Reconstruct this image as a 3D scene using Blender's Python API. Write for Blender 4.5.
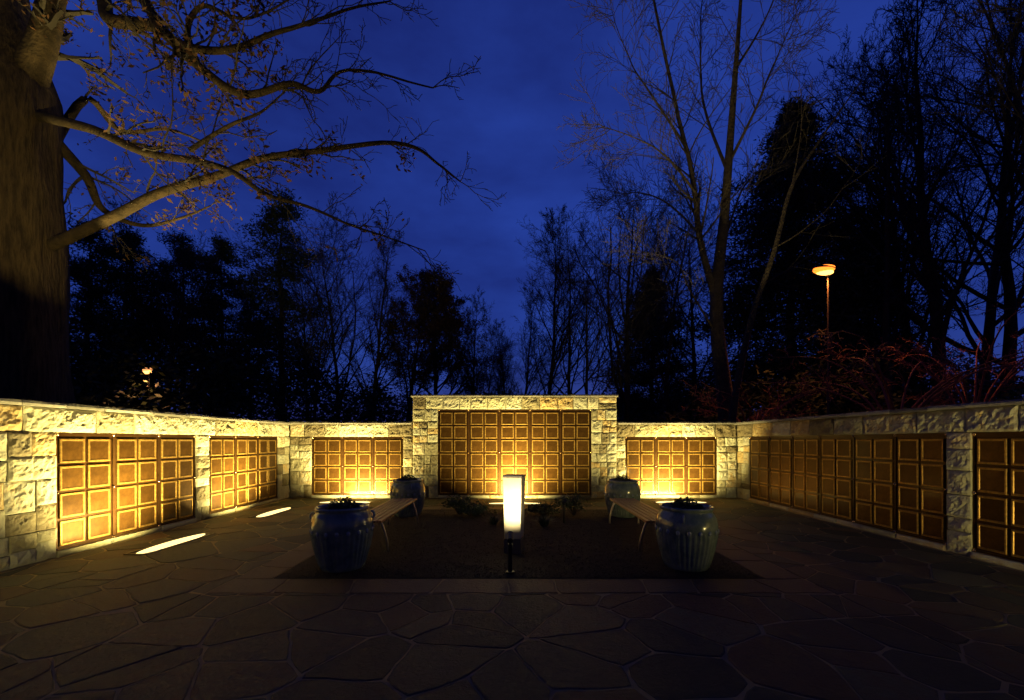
import bpy, bmesh, math, random
from mathutils import Vector, Matrix, noise
R = math.radians
PI = math.pi
S = bpy.context.scene
for o in list(bpy.data.objects):
    bpy.data.objects.remove(o)
COL = S.collection

# ------------------------------------------------------------------ camera
cd = bpy.data.cameras.new('camera')
cam = bpy.data.objects.new('camera', cd)
COL.objects.link(cam)
cd.sensor_width = 36.0
cd.lens = 36.0 * 425 / 1024
cd.shift_y = 0.0889
cd.clip_start = 0.05
cd.clip_end = 3000
cam.location = (0, 0, 1.5)
cam.rotation_euler = (R(90), 0, 0)
S.camera = cam

# ------------------------------------------------------------------ world: dusk sky
W = bpy.data.worlds.new('World')
S.world = W
W.use_nodes = True
nt = W.node_tree
N, L = nt.nodes, nt.links
N.clear()
out = N.new('ShaderNodeOutputWorld')
bg = N.new('ShaderNodeBackground')
sky = N.new('ShaderNodeTexSky')
sky.sky_type = 'NISHITA'
sky.sun_disc = False
sky.sun_elevation = R(0.5)
sky.sun_rotation = R(200)
sky.ozone_density = 5.0
sky.air_density = 1.0
sky.dust_density = 0.6
tc = N.new('ShaderNodeTexCoord')
mp = N.new('ShaderNodeMapping')
mp.inputs['Scale'].default_value = (1.0, 1.0, 2.6)
mp.inputs['Location'].default_value = (0.35, 0.2, 0.1)
nz = N.new('ShaderNodeTexNoise')
nz.inputs['Scale'].default_value = 2.6
nz.inputs['Detail'].default_value = 8
nz.inputs['Roughness'].default_value = 0.55
cr = N.new('ShaderNodeValToRGB')
cr.color_ramp.elements[0].position = 0.30
cr.color_ramp.elements[0].color = (0.66, 0.58, 0.66, 1)
cr.color_ramp.elements[1].position = 0.72
cr.color_ramp.elements[1].color = (1.3, 1.38, 1.32, 1)
mul = N.new('ShaderNodeMix')
mul.data_type = 'RGBA'
mul.blend_type = 'MULTIPLY'
mul.inputs['Factor'].default_value = 1.0
L.new(tc.outputs['Generated'], mp.inputs['Vector'])
L.new(mp.outputs['Vector'], nz.inputs['Vector'])
L.new(nz.outputs['Fac'], cr.inputs['Fac'])
cloud = N.new('ShaderNodeMix')      # thin even cloud deck over the dusk sky
cloud.data_type = 'RGBA'
cloud.inputs['Factor'].default_value = 0.72
cloud.inputs['B'].default_value = (0.040, 0.135, 0.54, 1)
L.new(sky.outputs['Color'], cloud.inputs['A'])
L.new(cloud.outputs['Result'], mul.inputs['A'])
L.new(cr.outputs['Color'], mul.inputs['B'])
tint = N.new('ShaderNodeMix')
tint.data_type = 'RGBA'
tint.blend_type = 'MULTIPLY'
tint.inputs['Factor'].default_value = 1.0
SKY_TINT = (2.6, 1.72, 2.95, 1)
tint.inputs['B'].default_value = SKY_TINT
L.new(mul.outputs['Result'], tint.inputs['A'])
# unseen sky overhead and behind the camera dimmed to cut blue ambient light
sep = N.new('ShaderNodeSeparateXYZ'); L.new(tc.outputs['Generated'], sep.inputs['Vector'])
mz = N.new('ShaderNodeMapRange'); mz.interpolation_type = 'SMOOTHSTEP'
for k_, v_ in (('From Min', 0.70), ('From Max', 0.92), ('To Min', 1.0), ('To Max', 0.30)): mz.inputs[k_].default_value = v_
L.new(sep.outputs['Z'], mz.inputs['Value'])
my = N.new('ShaderNodeMapRange'); my.interpolation_type = 'SMOOTHSTEP'
for k_, v_ in (('From Min', -0.25), ('From Max', 0.40), ('To Min', 0.22), ('To Max', 1.0)): my.inputs[k_].default_value = v_
L.new(sep.outputs['Y'], my.inputs['Value'])
mm = N.new('ShaderNodeMath'); mm.operation = 'MULTIPLY'; L.new(mz.outputs[0], mm.inputs[0]); L.new(my.outputs[0], mm.inputs[1])
dk = N.new('ShaderNodeVectorMath'); dk.operation = 'SCALE'
L.new(tint.outputs['Result'], dk.inputs[0]); L.new(mm.outputs[0], dk.inputs['Scale'])
L.new(dk.outputs['Vector'], bg.inputs['Color'])
bg.inputs['Strength'].default_value = 0.15
L.new(bg.outputs['Background'], out.inputs['Surface'])

vs = S.view_settings
S.display_settings.display_device = 'sRGB'
vs.view_transform = 'Standard'
vs.look = 'None'
vs.exposure = 0.0
vs.gamma = 1.0
vs.use_curve_mapping = False
S.render.engine = 'CYCLES'
S.cycles.use_denoising = True
S.cycles.max_bounces = 6
S.cycles.sample_clamp_indirect = 4.0
S.cycles.caustics_reflective = False
S.cycles.caustics_refractive = False

# ------------------------------------------------------------------ helpers
def tag(o, label=None, cat=None, group=None, kind=None):
    if label: o['label'] = label
    if cat: o['category'] = cat
    if group: o['group'] = group
    if kind: o['kind'] = kind
    return o

def empty(name, loc=(0, 0, 0), rz=0.0):
    o = bpy.data.objects.new(name, None)
    o.empty_display_size = 0.2
    COL.objects.link(o)
    o.location = loc
    o.rotation_euler = (0, 0, rz)
    return o

def copy_tree(o, parent=None):
    c = o.copy()
    COL.objects.link(c)
    c.parent = parent
    for ch in [x for x in bpy.data.objects if x.parent == o]:
        copy_tree(ch, c)
    return c

class MB:
    """collects verts / faces for ONE mesh object"""
    def __init__(s):
        s.v = []; s.f = []; s.m = []; s.t = []; s.tint = 0.5; s.smooth = False; s.mi = 0
    def face(s, idx):
        s.f.append(idx); s.m.append(s.mi); s.t.append(s.tint)
    def quad(s, a, b, c, d):
        n = len(s.v); s.v += [a, b, c, d]; s.face((n, n+1, n+2, n+3))
    def box(s, x0, x1, y0, y1, z0, z1, bev=0.0):
        if bev <= 0:
            n = len(s.v)
            s.v += [(x0,y0,z0),(x1,y0,z0),(x1,y1,z0),(x0,y1,z0),(x0,y0,z1),(x1,y0,z1),(x1,y1,z1),(x0,y1,z1)]
            for q in ((0,3,2,1),(4,5,6,7),(0,1,5,4),(1,2,6,5),(2,3,7,6),(3,0,4,7)):
                s.face(tuple(n+i for i in q))
            return
        bm = bmesh.new()
        bmesh.ops.create_cube(bm, size=1)
        for v in bm.verts:
            v.co = Vector(((x0+x1)/2+v.co.x*(x1-x0), (y0+y1)/2+v.co.y*(y1-y0), (z0+z1)/2+v.co.z*(z1-z0)))
        bmesh.ops.bevel(bm, geom=bm.edges[:], offset=bev, segments=2, affect='EDGES', profile=0.6)
        s.add_bm(bm)
    def add_bm(s, bm, M=None):
        n = len(s.v)
        bm.verts.ensure_lookup_table()
        bm.verts.index_update()
        for v in bm.verts:
            s.v.append(tuple(M @ v.co) if M else tuple(v.co))
        for f in bm.faces:
            s.face(tuple(n+v.index for v in f.verts))
        bm.free()
    def tube(s, pts, rads, n=6, cap=True):
        base = len(s.v)
        pts = [Vector(p) for p in pts]
        ref = Vector((0.31, 0.77, 0.55))
        k = len(pts)
        for i, p in enumerate(pts):
            d = (pts[min(i+1, k-1)] - pts[max(i-1, 0)])
            if d.length < 1e-9: d = Vector((0, 0, 1))
            d.normalize()
            a = d.cross(ref)
            if a.length < 1e-3: a = d.cross(Vector((1, 0, 0)))
            a.normalize(); b = d.cross(a)
            ref = a.cross(d) if False else ref
            r = rads[i]
            for j in range(n):
                t = 2*PI*j/n
                s.v.append(tuple(p + a*(math.cos(t)*r) + b*(math.sin(t)*r)))
        for i in range(k-1):
            for j in range(n):
                j2 = (j+1) % n
                s.face((base+i*n+j, base+i*n+j2, base+(i+1)*n+j2, base+(i+1)*n+j))
        if cap:
            s.face(tuple(base+j for j in range(n))[::-1])
            s.face(tuple(base+(k-1)*n+j for j in range(n)))
    def lathe(s, prof, n=48, cx=0, cy=0, rad=None, close=False):
        base = len(s.v)
        for (r, z) in prof:
            for j in range(n):
                t = 2*PI*j/n
                rr = rad(r, z, t) if rad else r
                s.v.append((cx+rr*math.cos(t), cy+rr*math.sin(t), z))
        for i in range(len(prof)-1):
            for j in range(n):
                j2 = (j+1) % n
                s.face((base+i*n+j, base+i*n+j2, base+(i+1)*n+j2, base+(i+1)*n+j))
    def build(s, name, mats, parent=None, smooth=None, kind=None, tint=False):
        me = bpy.data.meshes.new(name)
        me.from_pydata(s.v, [], s.f)
        if not isinstance(mats, (list, tuple)): mats = [mats]
        for m in mats: me.materials.append(m)
        if len(mats) > 1:
            me.polygons.foreach_set('material_index', s.m)
        if tint:
            at = me.attributes.new('tint', 'FLOAT', 'FACE')
            at.data.foreach_set('value', s.t)
        if smooth if smooth is not None else s.smooth:
            me.polygons.foreach_set('use_smooth', [True]*len(me.polygons))
        me.update()
        o = bpy.data.objects.new(name, me)
        COL.objects.link(o)
        o.parent = parent
        if kind: o['kind'] = kind
        return o

# ------------------------------------------------------------------ materials
def mat(name, color, rough=0.8, metal=0.0, bump=None, noise_col=None, spec=0.5, coat=0.0, emit=None):
    m = bpy.data.materials.new(name); m.use_nodes = True
    t = m.node_tree; b = t.nodes['Principled BSDF']
    b.inputs['Base Color'].default_value = (*color, 1)
    b.inputs['Roughness'].default_value = rough
    b.inputs['Metallic'].default_value = metal
    b.inputs['Specular IOR Level'].default_value = spec
    b.inputs['Coat Weight'].default_value = coat
    if emit:
        b.inputs['Emission Color'].default_value = (*emit[0], 1)
        b.inputs['Emission Strength'].default_value = emit[1]
    c = t.nodes.new('ShaderNodeTexCoord')
    if noise_col:
        col2, sc, det = noise_col
        n = t.nodes.new('ShaderNodeTexNoise'); n.inputs['Scale'].default_value = sc; n.inputs['Detail'].default_value = det
        n.inputs['Roughness'].default_value = 0.65
        t.links.new(c.outputs['Object'], n.inputs['Vector'])
        r = t.nodes.new('ShaderNodeValToRGB')
        r.color_ramp.elements[0].position = 0.36; r.color_ramp.elements[1].position = 0.64
        r.color_ramp.elements[0].color = (*color, 1); r.color_ramp.elements[1].color = (*col2, 1)
        t.links.new(n.outputs['Fac'], r.inputs['Fac']); t.links.new(r.outputs['Color'], b.inputs['Base Color'])
    if bump:
        sc, st, dist = bump
        n = t.nodes.new('ShaderNodeTexNoise'); n.inputs['Scale'].default_value = sc; n.inputs['Detail'].default_value = 6
        t.links.new(c.outputs['Object'], n.inputs['Vector'])
        bp = t.nodes.new('ShaderNodeBump'); bp.inputs['Strength'].default_value = st; bp.inputs['Distance'].default_value = dist
        t.links.new(n.outputs['Fac'], bp.inputs['Height']); t.links.new(bp.outputs['Normal'], b.inputs['Normal'])
    return m

def stone_mat(name, ramp, rough=0.85):
    m = mat(name, (0.3, 0.3, 0.3), rough)
    t = m.node_tree; b = t.nodes['Principled BSDF']
    c = t.nodes.new('ShaderNodeTexCoord')
    a = t.nodes.new('ShaderNodeAttribute'); a.attribute_name = 'tint'
    n = t.nodes.new('ShaderNodeTexNoise'); n.inputs['Scale'].default_value = 9; n.inputs['Detail'].default_value = 8; n.inputs['Roughness'].default_value = 0.7
    t.links.new(c.outputs['Object'], n.inputs['Vector'])
    ad = t.nodes.new('ShaderNodeMath'); ad.operation = 'MULTIPLY_ADD'
    ad.inputs[1].default_value = 0.55; 
    t.links.new(n.outputs['Fac'], ad.inputs[0])
    sb = t.nodes.new('ShaderNodeMath'); sb.operation = 'SUBTRACT'; sb.inputs[1].default_value = 0.27
    t.links.new(a.outputs['Fac'], sb.inputs[0]); t.links.new(sb.outputs[0], ad.inputs[2])
    r = t.nodes.new('ShaderNodeValToRGB')
    els = r.color_ramp.elements
    els[0].position = ramp[0][0]; els[0].color = (*ramp[0][1], 1)
    els[1].position = ramp[-1][0]; els[1].color = (*ramp[-1][1], 1)
    for p, cc in ramp[1:-1]:
        e = els.new(p); e.color = (*cc, 1)
    t.links.new(ad.outputs[0], r.inputs['Fac']); t.links.new(r.outputs['Color'], b.inputs['Base Color'])
    n2 = t.nodes.new('ShaderNodeTexNoise'); n2.inputs['Scale'].default_value = 26; n2.inputs['Detail'].default_value = 9; n2.inputs['Roughness'].default_value = 0.72
    t.links.new(c.outputs['Object'], n2.inputs['Vector'])
    bp = t.nodes.new('ShaderNodeBump'); bp.inputs['Strength'].default_value = 0.9; bp.inputs['Distance'].default_value = 0.02
    t.links.new(n2.outputs['Fac'], bp.inputs['Height']); t.links.new(bp.outputs['Normal'], b.inputs['Normal'])
    return m

M = {}
M['stone'] = stone_mat('rough_ashlar', [(0.08, (0.13, 0.105, 0.06)), (0.30, (0.27, 0.25, 0.165)), (0.52, (0.38, 0.37, 0.27)), (0.68, (0.33, 0.33, 0.27)), (0.82, (0.36, 0.25, 0.10)), (1.0, (0.46, 0.44, 0.34))])
M['mortar'] = mat('mortar', (0.24, 0.22, 0.165), 0.95, bump=(60, 0.4, 0.01))
M['coping'] = stone_mat('coping_stone', [(0.1, (0.12, 0.115, 0.10)), (0.5, (0.20, 0.19, 0.17)), (1.0, (0.30, 0.285, 0.25))])
M['bronze'] = mat('bronze_plate', (0.036, 0.017, 0.0038), 0.40, 0.5, spec=.12, coat=.10, bump=(60, 0.06, 0.002), noise_col=((0.068, 0.033, 0.0075), 9, 6))
M['bronze_rim'] = mat('bronze_rim', (0.31, 0.185, 0.050), 0.40, 0.6, spec=.2, noise_col=((0.17, 0.105, 0.030), 25, 3))
M['bronze_dark'] = mat('bronze_frame', (0.030, 0.013, 0.0035), 0.42, 0.4, spec=.12, noise_col=((0.045, 0.022, 0.007), 12, 4))
def vary(m, lo, hi):
    t = m.node_tree; b = t.nodes['Principled BSDF']; src = b.inputs['Base Color'].links[0].from_socket
    oi = t.nodes.new('ShaderNodeObjectInfo'); mr = t.nodes.new('ShaderNodeMapRange'); mr.inputs['To Min'].default_value = lo; mr.inputs['To Max'].default_value = hi
    t.links.new(oi.outputs['Random'], mr.inputs['Value'])
    v = t.nodes.new('ShaderNodeVectorMath'); v.operation = 'SCALE'
    t.links.new(src, v.inputs[0]); t.links.new(mr.outputs[0], v.inputs['Scale']); t.links.new(v.outputs['Vector'], b.inputs['Base Color'])
vary(M['bronze'], .7, 1.25)
for q_ in ('bronze', 'bronze_dark'): M[q_].node_tree.nodes['Principled BSDF'].inputs['Coat Roughness'].default_value = 0.09
M['bronze_dark'].node_tree.nodes['Principled BSDF'].inputs['Coat Weight'].default_value = 0.15
M['rosette'] = mat('rosette_bronze', (0.75, 0.5, 0.25), 0.22, 1.0)
M['bark'] = mat('bark', (0.055, 0.042, 0.030), 0.95, bump=(14, 1.0, 0.06), noise_col=((0.10, 0.078, 0.055), 6, 6))
M['oak_bark'] = mat('oak_bark', (0.05, 0.032, 0.015), 0.95, noise_col=((0.15, 0.10, 0.045), 5, 8))
def ridged(m):
    t = m.node_tree; b = t.nodes['Principled BSDF']
    c = t.nodes.new('ShaderNodeTexCoord'); mpn = t.nodes.new('ShaderNodeMapping'); mpn.inputs['Scale'].default_value = (1, 1, 0.16)
    t.links.new(c.outputs['Object'], mpn.inputs['Vector'])
    v = t.nodes.new('ShaderNodeTexNoise'); v.inputs['Scale'].default_value = 17; v.inputs['Detail'].default_value = 8; v.inputs['Roughness'].default_value = 0.6
    t.links.new(mpn.outputs['Vector'], v.inputs['Vector'])
    bp = t.nodes.new('ShaderNodeBump'); bp.inputs['Strength'].default_value = 1.0; bp.inputs['Distance'].default_value = 0.12
    rp = [n_ for n_ in t.nodes if n_.type == 'VALTORGB'][0]; t.links.new(v.outputs['Fac'], rp.inputs['Fac'])  # bump noise also drives the colour, painting shade into the bark grooves
    t.links.new(v.outputs['Fac'], bp.inputs['Height']); t.links.new(bp.outputs['Normal'], b.inputs['Normal'])
ridged(M['oak_bark'])
M['oak_limb_shaded'] = mat('oak_limb_bark_shaded', (0.028, 0.019, 0.010), 0.95, bump=(20, 1.0, 0.03), noise_col=((0.080, 0.053, 0.026), 5, 8))  # darker copy of the oak bark, standing for weaker light on the limbs
M['twig'] = mat('twig', (0.06, 0.05, 0.04), 0.9)
M['oak_leaf'] = mat('oak_leaf', (0.11, 0.048, 0.02), 0.8, noise_col=((0.06, 0.035, 0.018), 3, 2))
M['needle'] = mat('needle', (0.030, 0.050, 0.028), 0.8, noise_col=((0.05, 0.075, 0.035), 1.5, 3))
M['leaf'] = mat('leaf', (0.035, 0.06, 0.025), 0.6, noise_col=((0.06, 0.09, 0.035), 2, 3))
M['maple_bark'] = mat('maple_bark', (0.30, 0.11, 0.07), 0.8)
M['maple_leaf'] = mat('maple_leaf', (0.30, 0.06, 0.035), 0.7)
M['glaze'] = mat('pot_glaze', (0.13, 0.18, 0.15), 0.17, noise_col=((0.28, 0.33, 0.26), 7, 6), coat=0.5, bump=(30, 0.12, 0.01))
M['glaze_knob'] = mat('pot_glaze_pale', (0.28, 0.34, 0.38), 0.12, coat=0.7)
M['soil'] = mat('potting_soil', (0.03, 0.022, 0.016), 0.95, bump=(40, 0.8, 0.02))
M['wood'] = mat('bench_wood', (0.34, 0.15, 0.055), 0.40, noise_col=((0.48, 0.23, 0.09), 9, 6), bump=(45, 0.2, 0.004))
M['steel'] = mat('bench_steel', (0.45, 0.42, 0.38), 0.30, 1.0)
M['black'] = mat('black_metal', (0.02, 0.02, 0.02), 0.35, 0.3)
M['pylon'] = mat('white_marble', (0.62, 0.55, 0.36), 0.5, noise_col=((0.50, 0.43, 0.27), 5, 7))
M['pylon_cap_and_shade'] = mat('pylon_cap_and_shade', (0.10, 0.085, 0.07), 0.5)
M['lens'] = mat('lit_lens', (0.9, 0.9, 0.8), 0.3, emit=((1.0, 0.76, 0.30), 1.9))
M['lens_dim'] = mat('dim_lens', (0.9, 0.9, 0.8), 0.3, emit=((1.0, 0.80, 0.36), 8))
M['spot_lens'] = mat('spot_lens', (0.9, 0.9, 0.8), 0.3, emit=((1.0, 0.85, 0.5), 6))
M['sodium'] = mat('sodium_lens', (1, .7, .3), 0.3, emit=((1.0, 0.22, 0.02), 2.8))
M['sodium_far'] = mat('sodium_far_lens', (1, .8, .5), 0.3, emit=((1.0, 0.38, 0.12), 1.6))
M['bulb'] = mat('sodium_bulb', (1, .8, .5), 0.3, emit=((1.0, 0.42, 0.09), 5))
M['pole'] = mat('painted_pole', (0.02, 0.017, 0.015), 0.6, 0.0)
M['mulch'] = mat('mulch', (0.006, 0.0045, 0.003), 0.95, bump=(55, 1.0, 0.03), noise_col=((0.016, 0.012, 0.008), 40, 6))
M['pebble'] = mat('pebble', (0.012, 0.010, 0.008), 0.8, noise_col=((0.05, 0.04, 0.03), 20, 2))
M['lawn'] = mat('lawn_ground', (0.018, 0.024, 0.012), 0.95, bump=(20, 1.0, 0.03), noise_col=((0.04, 0.035, 0.02), 3, 6))
M['joint'] = mat('paving_joint', (0.30, 0.23, 0.105), 0.95, bump=(80, 0.5, 0.005))
M['flag'] = stone_mat('flagstone', [(0.0, (0.012, 0.014, 0.008)), (0.25, (0.034, 0.040, 0.022)), (0.45, (0.050, 0.052, 0.028)), (0.6, (0.060, 0.043, 0.020)), (0.8, (0.105, 0.060, 0.022)), (1.0, (0.088, 0.088, 0.044))], rough=0.72)
M['buff'] = stone_mat('buff_border_stone', [(0.0, (0.070, 0.045, 0.020)), (0.5, (0.11, 0.070, 0.032)), (1.0, (0.14, 0.10, 0.048))], rough=0.7)

# ------------------------------------------------------------------ ground and paving
g = MB(); g.quad((-700, -300, -0.06), (700, -300, -0.06), (700, 1200, -0.06), (-700, 1200, -0.06))
g.build('ground', M['lawn'], kind='structure')
XL, XR, YB = -5.85, 5.92, 11.18
g = MB(); g.box(XL-0.3, XR+0.3, -7, YB+0.2, -0.055, -0.0042)
g.build('paving_base', M['joint'], kind='structure')
BX0, BX1, BY0, BY1, BW = -2.6, 2.75, 4.62, 9.3, 0.43

def clip_poly(poly, nx, ny, c):
    out = []
    for i in range(len(poly)):
        a, b = poly[i], poly[(i+1) % len(poly)]
        da = a[0]*nx+a[1]*ny-c; db = b[0]*nx+b[1]*ny-c
        if da <= 0: out.append(a)
        if (da < 0 < db) or (db < 0 < da):
            t = da/(da-db); out.append((a[0]+(b[0]-a[0])*t, a[1]+(b[1]-a[1])*t))
    return out

def flag_stone(mb, poly, zt, gap, rnd):
    """one slab: wobbly outline with rounded arris"""
    n = len(poly)
    if n < 3: return
    cx = sum(p[0] for p in poly)/n; cy = sum(p[1] for p in poly)/n
    pts = []
    for i in range(n):
        a, b = poly[i], poly[(i+1) % n]
        ln = math.hypot(b[0]-a[0], b[1]-a[1])
        k = max(1, int(ln/0.09))
        for j in range(k):
            t = j/k
            if j == 0 and n > 3:
                pts.append((a[0]+(cx-a[0])*0.03, a[1]+(cy-a[1])*0.03)); continue
            x = a[0]+(b[0]-a[0])*t; y = a[1]+(b[1]-a[1])*t
            pts.append((x, y))
    P = []
    for (x, y) in pts:
        w = noise.noise_vector(Vector((x*5.3, y*5.3, 3.1)))
        x += w.x*0.018; y += w.y*0.018
        d = math.hypot(x-cx, y-cy) + 1e-6
        P.append((x-(x-cx)/d*gap, y-(y-cy)/d*gap, d))
    tx, ty = rnd.uniform(-.006, .006), rnd.uniform(-.006, .006)
    base = len(mb.v); m = len(P)
    for (x, y, d) in P: mb.v.append((x, y, -0.03))
    for (x, y, d) in P: mb.v.append((x, y, zt-0.0035))
    for (x, y, d) in P:
        q = 0.012
        mb.v.append((x-(x-cx)/d*q, y-(y-cy)/d*q, zt+(x-cx)*tx+(y-cy)*ty))
    for r_ in range(2):
        for i in range(m):
            j = (i+1) % m
            mb.face((base+r_*m+i, base+r_*m+j, base+(r_+1)*m+j, base+(r_+1)*m+i))
    mb.face(tuple(base+2*m+i for i in range(m)))

def paving():
    rnd = random.Random(11)
    mb = MB()
    x0, x1, y0, y1 = XL+0.07, XR-0.07, -1.5, YB-0.07
    cell = 0.52
    sites = {}
    nx = int((x1-x0)/cell)+3; ny = int((y1-y0)/cell)+3
    for i in range(-1, nx):
        for j in range(-1, ny):
            k = 1 if rnd.random() < 0.72 else 2
            if rnd.random() < 0.10: k = 0
            sites[(i, j)] = [(x0+(i+rnd.uniform(0.02, .98))*cell, y0+(j+rnd.uniform(0.02, .98))*cell) for _ in range(k)]
    ex0, ex1, ey0, ey1 = BX0-BW, BX1+BW, BY0-BW, BY1+BW
    for (i, j), ss in sites.items():
        for s in ss:
            poly = [(s[0]-1.3, s[1]-1.3), (s[0]+1.3, s[1]-1.3), (s[0]+1.3, s[1]+1.3), (s[0]-1.3, s[1]+1.3)]
            for a in range(i-3, i+4):
                for b in range(j-3, j+4):
                    for q in sites.get((a, b), ()):
                        if q is s: continue
                        dx, dy = q[0]-s[0], q[1]-s[1]
                        if abs(dx)+abs(dy) < 1e-5: continue
                        c = (q[0]**2+q[1]**2-s[0]**2-s[1]**2)/2
                        poly = clip_poly(poly, dx, dy, c)
                        if len(poly) < 3: break
            for (nx_, ny_, c) in ((-1, 0, -x0), (1, 0, x1), (0, -1, -y0), (0, 1, y1)):
                poly = clip_poly(poly, nx_, ny_, c)
            if len(poly) < 3: continue
            # split around the bed rectangle
            pieces = []
            inside = poly
            for (nx_, ny_, c) in ((1, 0, ex0), (-1, 0, -ex1), (0, 1, ey0), (0, -1, -ey1)):
                a = clip_poly(inside, nx_, ny_, c)
                inside = clip_poly(inside, -nx_, -ny_, -c)
                if len(a) >= 3: pieces.append(a)
                if len(inside) < 3: break
            mb.tint = rnd.random()
            for p in pieces:
                area = abs(sum(p[k][0]*p[(k+1) % len(p)][1]-p[(k+1) % len(p)][0]*p[k][1] for k in range(len(p))))/2
                if area > 0.012:
                    flag_stone(mb, p, rnd.uniform(-0.002, 0.003), 0.0075, rnd)
    mb.build('paving', M['flag'], kind='structure', tint=True)
    # buff border round the bed
    mb = MB()
    def run(a, b, fixed0, fixed1, horiz):
        t = a
        while t < b-0.05:
            w = min(rnd.uniform(0.45, 0.95), b-t)
            if b-(t+w) < 0.3: w = b-t
            sk = rnd.uniform(-0.10, 0.10) if t+w < b-0.01 else 0
            p = [(t, fixed0), (t+w, fixed0), (t+w+sk, fixed1), (t+run.sk, fixed1)]
            run.sk = sk
            if not horiz: p = [(y, x) for (x, y) in p][::-1]
            mb.tint = rnd.random()
            flag_stone(mb, p, 0.003, 0.009, rnd)
            t += w
    run.sk = 0; run(BX0-BW, BX1+BW, BY0-BW, BY0, True)
    run.sk = 0; run(BX0-BW, BX1+BW, BY1, BY1+BW, True)
    run.sk = 0; run(BY0, BY1, BX0-BW, BX0, False)
    run.sk = 0; run(BY0, BY1, BX1, BX1+BW, False)
    mb.build('paving_border', M['buff'], kind='structure', tint=True)
    # mulch bed, gently domed
    mb = MB(); nx_, ny_ = 90, 80
    for j in range(ny_+1):
        for i in range(nx_+1):
            u, v = i/nx_, j/ny_
            x = BX0+(BX1-BX0)*u; y = BY0+(BY1-BY0)*v
            e = min(u, 1-u, v, 1-v)
            z = 0.001+0.035*min(1, e*7)+0.010*min(1, e*20)*noise.noise(Vector((x*9, y*9, 0)))
            mb.v.append((x, y, z))
    for j in range(ny_):
        for i in range(nx_):
            a = j*(nx_+1)+i; mb.face((a, a+1, a+nx_+2, a+nx_+1))
    mb.build('planting_bed', M['mulch'], kind='structure', smooth=True)
    # gravel
    mb = MB()
    for k in range(6500):
        x = rnd.uniform(BX0+.04, BX1-.04); y = BY0+.03+(BY1-BY0-.1)*rnd.random()**1.7
        r = rnd.uniform(.004, .011); z = 0.001+0.035*min(1, 7*min((x-BX0)/(BX1-BX0), (BX1-x)/(BX1-BX0), (y-BY0)/(BY1-BY0), (BY1-y)/(BY1-BY0)))+r*.3+0.004
        b = len(mb.v); a = rnd.uniform(0, 6)
        for q in range(4):
            mb.v.append((x+r*math.cos(a+q*PI/2)*rnd.uniform(.7, 1.3), y+r*math.sin(a+q*PI/2)*rnd.uniform(.7, 1.3), z))
        mb.v.append((x, y, z+r*.8)); mb.v.append((x, y, z-r*.6))
        for q in range(4):
            mb.face((b+q, b+(q+1) % 4, b+4)); mb.face((b+(q+1) % 4, b+q, b+5))
    o = mb.build('gravel', M['pebble'])
    tag(o, 'dark gravel and bark chips scattered over the central planting bed', 'gravel', kind='stuff')
paving()

# ------------------------------------------------------------------ stone walls
FD = 0.075      # facing depth in front of the wall core
def rock_block(mb, u0, u1, z0, z1, rnd, off=0.0, rough=1.0):
    j = 0.004
    u0 += j; u1 -= j; z0 += j; z1 -= j
    if u1-u0 < 0.03 or z1-z0 < 0.02: return
    nu = max(2, min(34, int((u1-u0)/0.026))); nv = max(2, min(18, int((z1-z0)/0.026)))
    push = rnd.uniform(-0.012, 0.012)
    seed = rnd.uniform(0, 100)
    tu, tz = rnd.uniform(-.03, .03), rnd.uniform(-.03, .03)
    base = len(mb.v)
    mb.tint = rnd.random()
    for b in range(nv+1):
        for a in range(nu+1):
            u = u0+(u1-u0)*a/nu; z = z0+(z1-z0)*b/nv
            d = min(u-u0, u1-u, z-z0, z1-z)
            e = max(0.0, min(1.0, d/0.045))
            p = Vector((u*7+seed, z*7, seed)); p2 = Vector((u*22+seed, z*22, seed*2))
            h = 0.020*e**.6 + rough*e*(0.030*noise.noise(p)+0.019*noise.noise(p2)+0.010*noise.noise(p2*2.3)) + push + (u-(u0+u1)/2)*tu*e + (z-(z0+z1)/2)*tz*e
            w = 0.006*noise.noise(Vector((u*13, z*13, seed))) if e < .3 else 0
            mb.v.append((u+w, 0.012-h+off, z+w))
    W_ = nu+1
    for b in range(nv):
        for a in range(nu):
            q = base+b*W_+a
            mb.face((q, q+1, q+W_+1, q+W_))
    ring = [b0 for b0 in range(nu)] + [nu+b*W_ for b in range(nv)] + [nv*W_+a for a in range(nu, 0, -1)] + [b*W_ for b in range(nv, 0, -1)]
    sb = len(mb.v)
    for r_ in ring:
        v = mb.v[base+r_]; mb.v.append((v[0], FD-0.001, v[2]))
    m = len(ring)
    for i in range(m):
        k = (i+1) % m
        mb.face((base+ring[i], sb+i, sb+k, base+ring[k]))

def ashlar(mb, u0, u1, z0, z1, rnd, mx=0.45, mn=0.16, mh=0.36):
    w, h = u1-u0, z1-z0
    if (w > mx or h > mh):
        if (w/h > rnd.uniform(.75, 1.5) and w > 2*mn) or h < 2*mn*0.75:
            if w <= mx: rock_block(mb, u0, u1, z0, z1, rnd); return
            c = u0+w*rnd.uniform(.36, .64)
            ashlar(mb, u0, c, z0, z1, rnd, mx, mn, mh); ashlar(mb, c, u1, z0, z1, rnd, mx, mn, mh)
        else:
            c = z0+h*rnd.uniform(.36, .64)
            ashlar(mb, u0, u1, z0, c, rnd, mx, mn, mh); ashlar(mb, u0, u1, c, z1, rnd, mx, mn, mh)
        return
    if w > 2*mn and h > 0.2 and rnd.random() < .15:
        c = u0+w*rnd.uniform(.4, .6); rock_block(mb, u0, c, z0, z1, rnd); rock_block(mb, c, u1, z0, z1, rnd); return
    rock_block(mb, u0, u1, z0, z1, rnd)

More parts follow.
